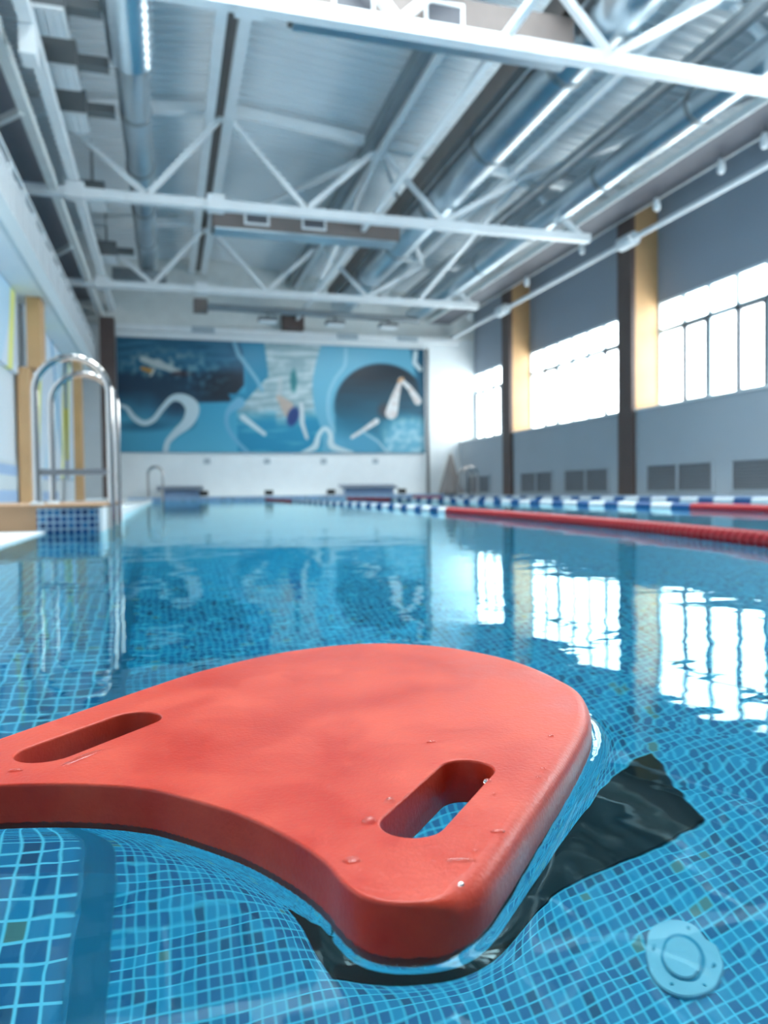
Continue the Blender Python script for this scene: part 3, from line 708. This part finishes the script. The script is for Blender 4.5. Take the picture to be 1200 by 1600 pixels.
# ------------------------------------------------------------------ floor marking and inlet
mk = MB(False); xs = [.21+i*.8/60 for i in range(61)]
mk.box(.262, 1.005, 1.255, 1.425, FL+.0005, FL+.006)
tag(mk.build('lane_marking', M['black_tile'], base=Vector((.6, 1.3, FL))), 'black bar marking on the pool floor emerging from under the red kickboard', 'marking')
t = thing('floor_inlet', (.812, 1.068, FL), 'round white fitting on the blue mosaic pool floor, bottom right', 'pool fitting', h=False)
def disc(rf, z0, z1, n=48, bev=.002, cx=.812, cy=1.068):
    q = MB(False); q.smooth = True; vs_, fs_ = [], []
    lev = [(z0, 0), (z1-bev, 0), (z1, bev)]
    for z, d in lev:
        for k in range(n):
            a = 2*math.pi*k/n; r = rf(a)-d; vs_.append((cx+r*math.cos(a), cy+r*math.sin(a), z))
    for j in range(2):
        for k in range(n): fs_.append((j*n+k, j*n+(k+1)%n, (j+1)*n+(k+1)%n, (j+1)*n+k))
    fs_.append(tuple(range(2*n, 3*n))); fs_.append(tuple(range(n))[::-1])
    return q.add(vs_, fs_)
disc(lambda a: .060*(1+.03*math.cos(3*a+1)-.13*math.exp(-((a-.15)/.22)**2)), FL+.0005, FL+.007).build('flange', M['inlet'], t)
disc(lambda a: .0345, FL+.0075, FL+.0078).build('groove', M['inlet_dark'], t)
disc(lambda a: .029, FL+.008, FL+.014, cx=.809, cy=1.066).build('cap', M['inlet'], t)
for a in (.7, 2.3, 3.7, 4.9, 5.6):
    x, y = .812+.047*math.cos(a), 1.068+.047*math.sin(a)
    disc(lambda q_: .0028, FL+.0072, FL+.0085, 12, .0005, x, y).build('screw', M['inlet_dark'], t)

# ------------------------------------------------------------------ lane ropes
def smooth_path(P, step):
    out = []; P = [Vector((p[0], p[1], 0)) for p in P]
    Q = [P[0]*2-P[1]]+P+[P[-1]*2-P[-2]]
    for i in range(1, len(Q)-2):
        for k in range(40):
            u = k/40; a, b, c_, d = Q[i-1], Q[i], Q[i+1], Q[i+2]
            out.append(.5*((2*b)+(-a+c_)*u+(2*a-5*b+4*c_-d)*u*u+(-a+3*b-3*c_+d)*u**3))
    out.append(P[-1]); res = [out[0]]; acc = 0
    for a, b in zip(out, out[1:]):
        d = (b-a).length
        while acc+d >= step:
            k = (step-acc)/d; a = a+(b-a)*k; d = (b-a).length; acc = 0; res.append(a.copy())
        acc += d
    return res
def float_geo(q, c, d, r, L):
    ux = Vector((d.x, d.y, 0)).normalized()
    prof = [(-.5, .35), (-.46, .9), (-.36, 1), (-.2, .8), (.2, .8), (.36, 1), (.46, .9), (.5, .35)]
    q.poly([c+ux*L*a for a, _ in prof], [r*b for _, b in prof], 16)
float_mesh = {}
def rope(path, r, colf, lab, nind=98):
    L = r*1.25
    pts = smooth_path(path, L*1.06)
    t = thing('lane_rope', (pts[0].x, pts[0].y, .012), lab, 'lane rope', 'lane ropes across the pool', h=False)
    MB(False).poly([Vector((p.x, p.y, .012)) for p in pts[::6]+[pts[-1]]], .004, 8).build('cable', M['cable'], t)
    rest = MB(False); ms = [M['float_red'], M['float_blue'], M['float_white']]
    vis = 0
    for i in range(len(pts)-1):
        p = pts[i]; d = pts[i+1]-p; c = colf(p.y, i)
        pc = Vector((p.x, p.y, .012))
        # the floats inside the photo and nearest are parts of their own
        az = math.degrees(math.atan2(p.x, p.y))
        if az < 44.5 and vis < nind:
            key = (r, c)
            if key not in float_mesh:
                q = MB(False); float_geo(q, Vector((0, 0, 0)), Vector((1, 0, 0)), r, L)
                o = q.build('float', ms[c], t); o.location = (0, 0, 0); float_mesh[key] = o.data; 
                me = o.data
                if me.vertices: me.transform(Matrix.Translation(BASE[t]))
                bpy.data.objects.remove(o)
            o = bpy.data.objects.new('float', float_mesh[key]); C.objects.link(o); o.parent = t
            o.location = pc-BASE[t]; o.rotation_euler = (random.uniform(0, 0), 0, math.atan2(d.y, d.x)); vis += 1
        else:
            rest.cur = c; float_geo(rest, pc, d, r, L)
    o = rest.build('float', ms, t); o['kind'] = 'stuff'
def blocks(y, i, white=7, blue=6): return 1 if (i % (white+blue)) < blue else 2
rope([(1.30, .9), (1.52, 1.65), (1.77, 3.06), (2.0, 5.3), (2.2, 9), (2.4, 19.25)], .03, lambda y, i: 0 if y < 5.25 or 14.5 < y else blocks(y, i), 'red then blue and white lane rope nearest the kickboard')
rope([(3.5, 2.5), (3.72, 4), (3.9, 5.2), (4.05, 6.3), (4.2, 8), (4.4, 12), (4.5, 19.25)], .036, lambda y, i: 0 if y < 4.95 or 15 < y else blocks(y, i), 'blue and white lane rope, middle of the three, red at its near end')
rope([(6.3, 4), (6.3, 8), (6.3, 19.25)], .042, lambda y, i: 0 if 17 < y else blocks(y, i, 6, 5), 'blue and white lane rope nearest the window wall')

# ------------------------------------------------------------------ kickboard
c_ = .134
th = math.radians(48.3); dv = Vector((math.cos(th), math.sin(th))); nv = Vector((dv.y, -dv.x))
def bw(a, b): v = nv*(a-1.78)*c_+dv*b*c_; return v
out_c = [(.011, 1.958), (.33, 1.92), (.571, 1.844), (.73, 1.765), (.83, 1.69), (.90, 1.652), (.965, 1.645), (1.03, 1.665), (1.10, 1.71), (1.142, 1.775), (1.162, 1.86), (1.168, 2.0), (1.170, 2.4), (1.172, 2.8),
         (1.165, 3.1), (1.148, 3.37), (1.10, 3.61), (1.01, 3.86), (.87, 4.05), (.72, 4.22), (.52, 4.39), (.30, 4.51), (.03, 4.6), (-.22, 4.605), (-.44, 4.56), (-.62, 4.45), (-.77, 4.29), (-.90, 4.08), (-.99, 3.85), (-1.045, 3.6), (-1.09, 3.3),
         (-1.09, 2.9), (-1.08, 2.5), (-1.07, 2.1), (-1.05, 1.85), (-.99, 1.72), (-.93, 1.645), (-.85, 1.62), (-.76, 1.64), (-.68, 1.70), (-.555, 1.785), (-.40, 1.865), (-.244, 1.921), (-.12, 1.95)]
def catmull(P, n=8):
    o = []; N_ = len(P)
    for i in range(N_):
        a, b, c2, d = [Vector(P[(i+k) % N_]) for k in (-1, 0, 1, 2)]
        for k in range(n):
            u = k/n; o.append(.5*((2*b)+(-a+c2)*u+(2*a-5*b+4*c2-d)*u*u+(-a+3*b-3*c2+d)*u**3))
    return o
outline = [bw(p.x, p.y) for p in catmull(out_c, 5)]
def slot(ac, b0, b1, hw):
    pts = []
    for k in range(15): a = math.pi*k/14; pts.append((ac+hw*math.cos(a)*1.0, b1-hw+hw*math.sin(a)))
    for k in range(15): a = math.pi+math.pi*k/14; pts.append((ac+hw*math.cos(a), b0+hw+hw*math.sin(a)))
    return [bw(*p) for p in pts]
TH = .0225; ZT = H-c_
kb_base = Vector((bw(0.08, 3.1).x, bw(.08, 3.1).y, ZT-TH/2))
# outer edge: softly rounded sides and nose, crisp along the hollow and the ears' fronts
edge_w = []
abn = catmull(out_c, 5)
for p in abn:
    k = min(1, max(0, (p.y-1.66)/.14)) if (p.x > .9 or p.x < -.85) else (0 if p.y < 2.2 else 1)
    k = k*k*(3-2*k); edge_w.append(.0013+.0068*k)
def offset(loop, ws):
    n = len(loop); o = []
    for i, p in enumerate(loop):
        t_ = (loop[(i+1) % n]-loop[i-1]).normalized(); nn = Vector((t_.y, -t_.x)); o.append(p-nn*ws[i])
    return o
def area(l): return sum(a.x*b.y-b.x*a.y for a, b in zip(l, l[1:]+l[:1]))/2
if area(outline) < 0: outline.reverse(); edge_w.reverse()
s1 = slot(.857, 1.985, 2.665, .098); s2 = slot(-.705, 1.965, 2.665, .118)
def board_mesh():
    from mathutils.geometry import tessellate_polygon
    V, Fc, flat = [], [], []
    def wall(loop, ws, sgn):
        """levels from the top face round to the bottom face"""
        n = len(loop); lv = []
        K = 7
        for j in range(K+1):
            a = math.pi/2*j/K; lv.append((1-math.sin(a), 1-math.cos(a), 1))       # inset, drop
        lv += [(.15, None, 0)] if sgn > 0 else []
        idx = []
        for ins, drop, top in [(l[0], l[1], 1) for l in lv if l[2]]+[(1-math.cos(math.pi/2*j/4), 1-math.sin(math.pi/2*j/4), -1) for j in range(5)]:
            o = offset(loop, [w_*ins*sgn*(1 if top == 1 else .6) for w_ in ws]); st_ = len(V)
            for q, w_ in zip(o, ws):
                dz = w_*1.25*drop if top == 1 else TH-w_*.6*drop
                V.append((q.x-kb_base.x, q.y-kb_base.y, TH/2-dz))
            idx.append(list(range(st_, st_+n)))
        for A, B_ in zip(idx, idx[1:]):
            for k in range(n): Fc.append((A[k], A[(k+1) % n], B_[(k+1) % n], B_[k])); flat.append(0)
        return idx[0], idx[-1]
    loops = [wall(outline, edge_w, 1)]
    for sl in (s1, s2):
        if area(sl) < 0: sl.reverse()
        loops.append(wall(sl, [.0011]*len(sl), -1))
    for e in (0, 1):
        ids = [l[e] for l in loops]; polys = [[Vector(V[i]) for i in l] for l in ids]
        fl_ = [i for l in ids for i in l]
        for tri in tessellate_polygon(polys): Fc.append(tuple(fl_[i] for i in tri)); flat.append(1)
    me = bpy.data.meshes.new('kickboard'); me.from_pydata(V, [], Fc); me.update()
    bm = bmesh.new(); bm.from_mesh(me); bmesh.ops.recalc_face_normals(bm, faces=bm.faces)
    fc = list(bm.faces)
    for f, fl2 in zip(fc, flat): f.smooth = not fl2
    for e in bm.edges:
        if len(e.link_faces) == 2 and e.link_faces[0].smooth != e.link_faces[1].smooth: e.smooth = False
    bm.to_mesh(me); bm.free(); return me
me = board_mesh()
me.materials.clear(); me.materials.append(M['board'])
kb = bpy.data.objects.new('kickboard', me); C.objects.link(kb); kb.location = kb_base
tag(kb, 'red foam kickboard with two handle slots floating on the water', 'kickboard')

# ------------------------------------------------------------------ water droplets on the board
def droplet(u_, v_, rx, ry, hh, lab, ang=0, seed=0):
    # a, b are board coordinates
    p = bw(u_, v_); n, m_ = 24, 6; vs_, fs_ = [], []
    for j in range(m_+1):
        e = j/m_*math.pi/2
        for k in range(n):
            a = 2*math.pi*k/n; w_ = 1+.18*noise.noise(Vector((math.cos(a)*1.3, math.sin(a)*1.3, seed*3.1)))
            x, y = rx*w_*math.cos(a)*math.cos(e), ry*w_*math.sin(a)*math.cos(e)
            vs_.append((x*math.cos(ang)-y*math.sin(ang), x*math.sin(ang)+y*math.cos(ang), hh*math.sin(e)))
    for j in range(m_):
        for k in range(n): fs_.append((j*n+k, j*n+(k+1)%n, (j+1)*n+(k+1)%n, (j+1)*n+k))
    fs_.append(tuple(range(n))[::-1])
    q = MB(False); q.smooth = True; q.v = [Vector(v)+Vector((p.x, p.y, ZT)) for v in vs_]; q.f = [list(f) for f in fs_]; q.mi = [0]*len(fs_)
    o = q.build('water_droplet', M['droplet'], base=Vector((p.x, p.y, ZT)))
    o.location.z -= .0003
    return tag(o, lab, 'droplet', 'water droplets on the kickboard')
DROPS = [(565, 1283, .0026, .0021, .0012, 'largest water droplet at the near left end of the right slot'), (598, 1252, .0020, .0015, .0012, 'water droplet touching the left rim of the right slot'),
         (536, 1343, .0030, .0022, .0007, 'flat water droplet between the right slot and the concave edge'), (751, 1225, .0016, .0012, .001, 'round water droplet at the right rim of the right slot'),
         (760, 1246, .0008, .0007, .0006, 'tiny water droplet just right of the right slot'), (665, 1161, .0024, .0012, .0006, 'flat water droplet beyond the right slot'),
         (838, 1208, .0014, .0009, .0007, 'small water droplet near the right edge, farther of two'), (830, 1221, .0013, .0009, .0007, 'small water droplet near the right edge, nearer of two'),
         (852, 1156, .0018, .001, .0005, 'small droplet near the far right rim of the board'), (706, 1348, .0052, .0009, .0008, 'long thin water streak in front of the right slot'),
         (729, 1333, .0012, .0008, .0006, 'tiny droplet just right of the long thin streak'), (706, 1384, .0009, .0008, .0006, 'tiny droplet at the near right corner of the board'),
         (14, 1190, .0030, .0016, .0008, 'water droplet at the left edge of the photo below the left slot'), (120, 1172, .012, .0022, .0007, 'long film of water along the near side of the left slot'),
         (765, 1303, .0024, .0012, .0006, 'small flat droplet between the right slot and the right edge')]
def board_ab(u, v):     # point on the board's top that the photo shows at (u, v)
    F = Vector((math.sin(yaw)*math.cos(pit), math.cos(yaw)*math.cos(pit), math.sin(pit))); R0 = Vector((math.cos(yaw), -math.sin(yaw), 0)); U0 = R0.cross(F)
    R = R0*math.cos(rol)+U0*math.sin(rol); U = -R0*math.sin(rol)+U0*math.cos(rol)
    d = F+R*(u-600)/1188+U*(800-v)/1188; k = -c_/d.z; q = Vector((d.x*k, d.y*k))
    return q.dot(nv)/c_+1.78, q.dot(dv)/c_
for i, (u, v, rx, ry, hh, lab) in enumerate(DROPS):
    a, b = board_ab(u, v); ang = 0
    if rx > .01: ang = th
    elif rx > .005: ang = -.3
    droplet(a, b, rx*1.25, ry*1.25, hh*1.7, lab, ang, i)

# ------------------------------------------------------------------ water surface, with a meniscus climbing the board
def dist_outline(x, y):
    best = 1e9; p = Vector((x, y))
    for L_ in LOOPS:
        for (a, b) in L_:
            d = b-a; k = max(0, min(1, (p-a).dot(d)/d.length_squared)); e = (p-a-d*k).length_squared
            if e < best: best = e
    return math.sqrt(best)
LOOPS = [list(zip(outline[::2], outline[2::2]+outline[:1]))]
def grid_lines(lo, a, b, hi, fine):
    l = []; x = a
    while x < b: l.append(x); x += fine
    l.append(b)
    st_ = fine; x = a; left = []
    while x > lo: st_ *= 1.12; x -= st_; left.append(max(x, lo))
    st_ = fine; x = b; right = []
    while x < hi: st_ *= 1.12; x += st_; right.append(min(x, hi))
    return left[::-1]+l+right
from mathutils.kdtree import KDTree
kd = KDTree(len(outline))
for i_, p_ in enumerate(outline): kd.insert((p_.x, p_.y, 0), i_)
kd.balance()
xs = grid_lines(-.5, -.26, .36, XRP, .0019); ys_ = grid_lines(Yb, .17, .68, YE, .0019)
vs_, fs_ = [], []
for y in ys_:
    for x in xs:
        z = 0
        if -.3 < x < .4 and .13 < y < .72:
            if kd.find((x, y, 0))[2] < .05:
                d = dist_outline(x, y); z = .0034*math.exp(-d/.0036)
        if y > 3.5 and x < -.27: z = -.0
        vs_.append((x, y, z))
nx = len(xs)
for j in range(len(ys_)-1):
    for i in range(nx-1):
        fs_.append((j*nx+i, j*nx+i+1, (j+1)*nx+i+1, (j+1)*nx+i))
me = bpy.data.meshes.new('pool_water'); me.from_pydata(vs_, [], fs_); me.update()
for p in me.polygons: p.use_smooth = True
me.materials.append(M['water'])
wo = bpy.data.objects.new('pool_water', me); C.objects.link(wo)
tag(wo, 'calm clear blue water filling the pool', 'water', kind='structure')
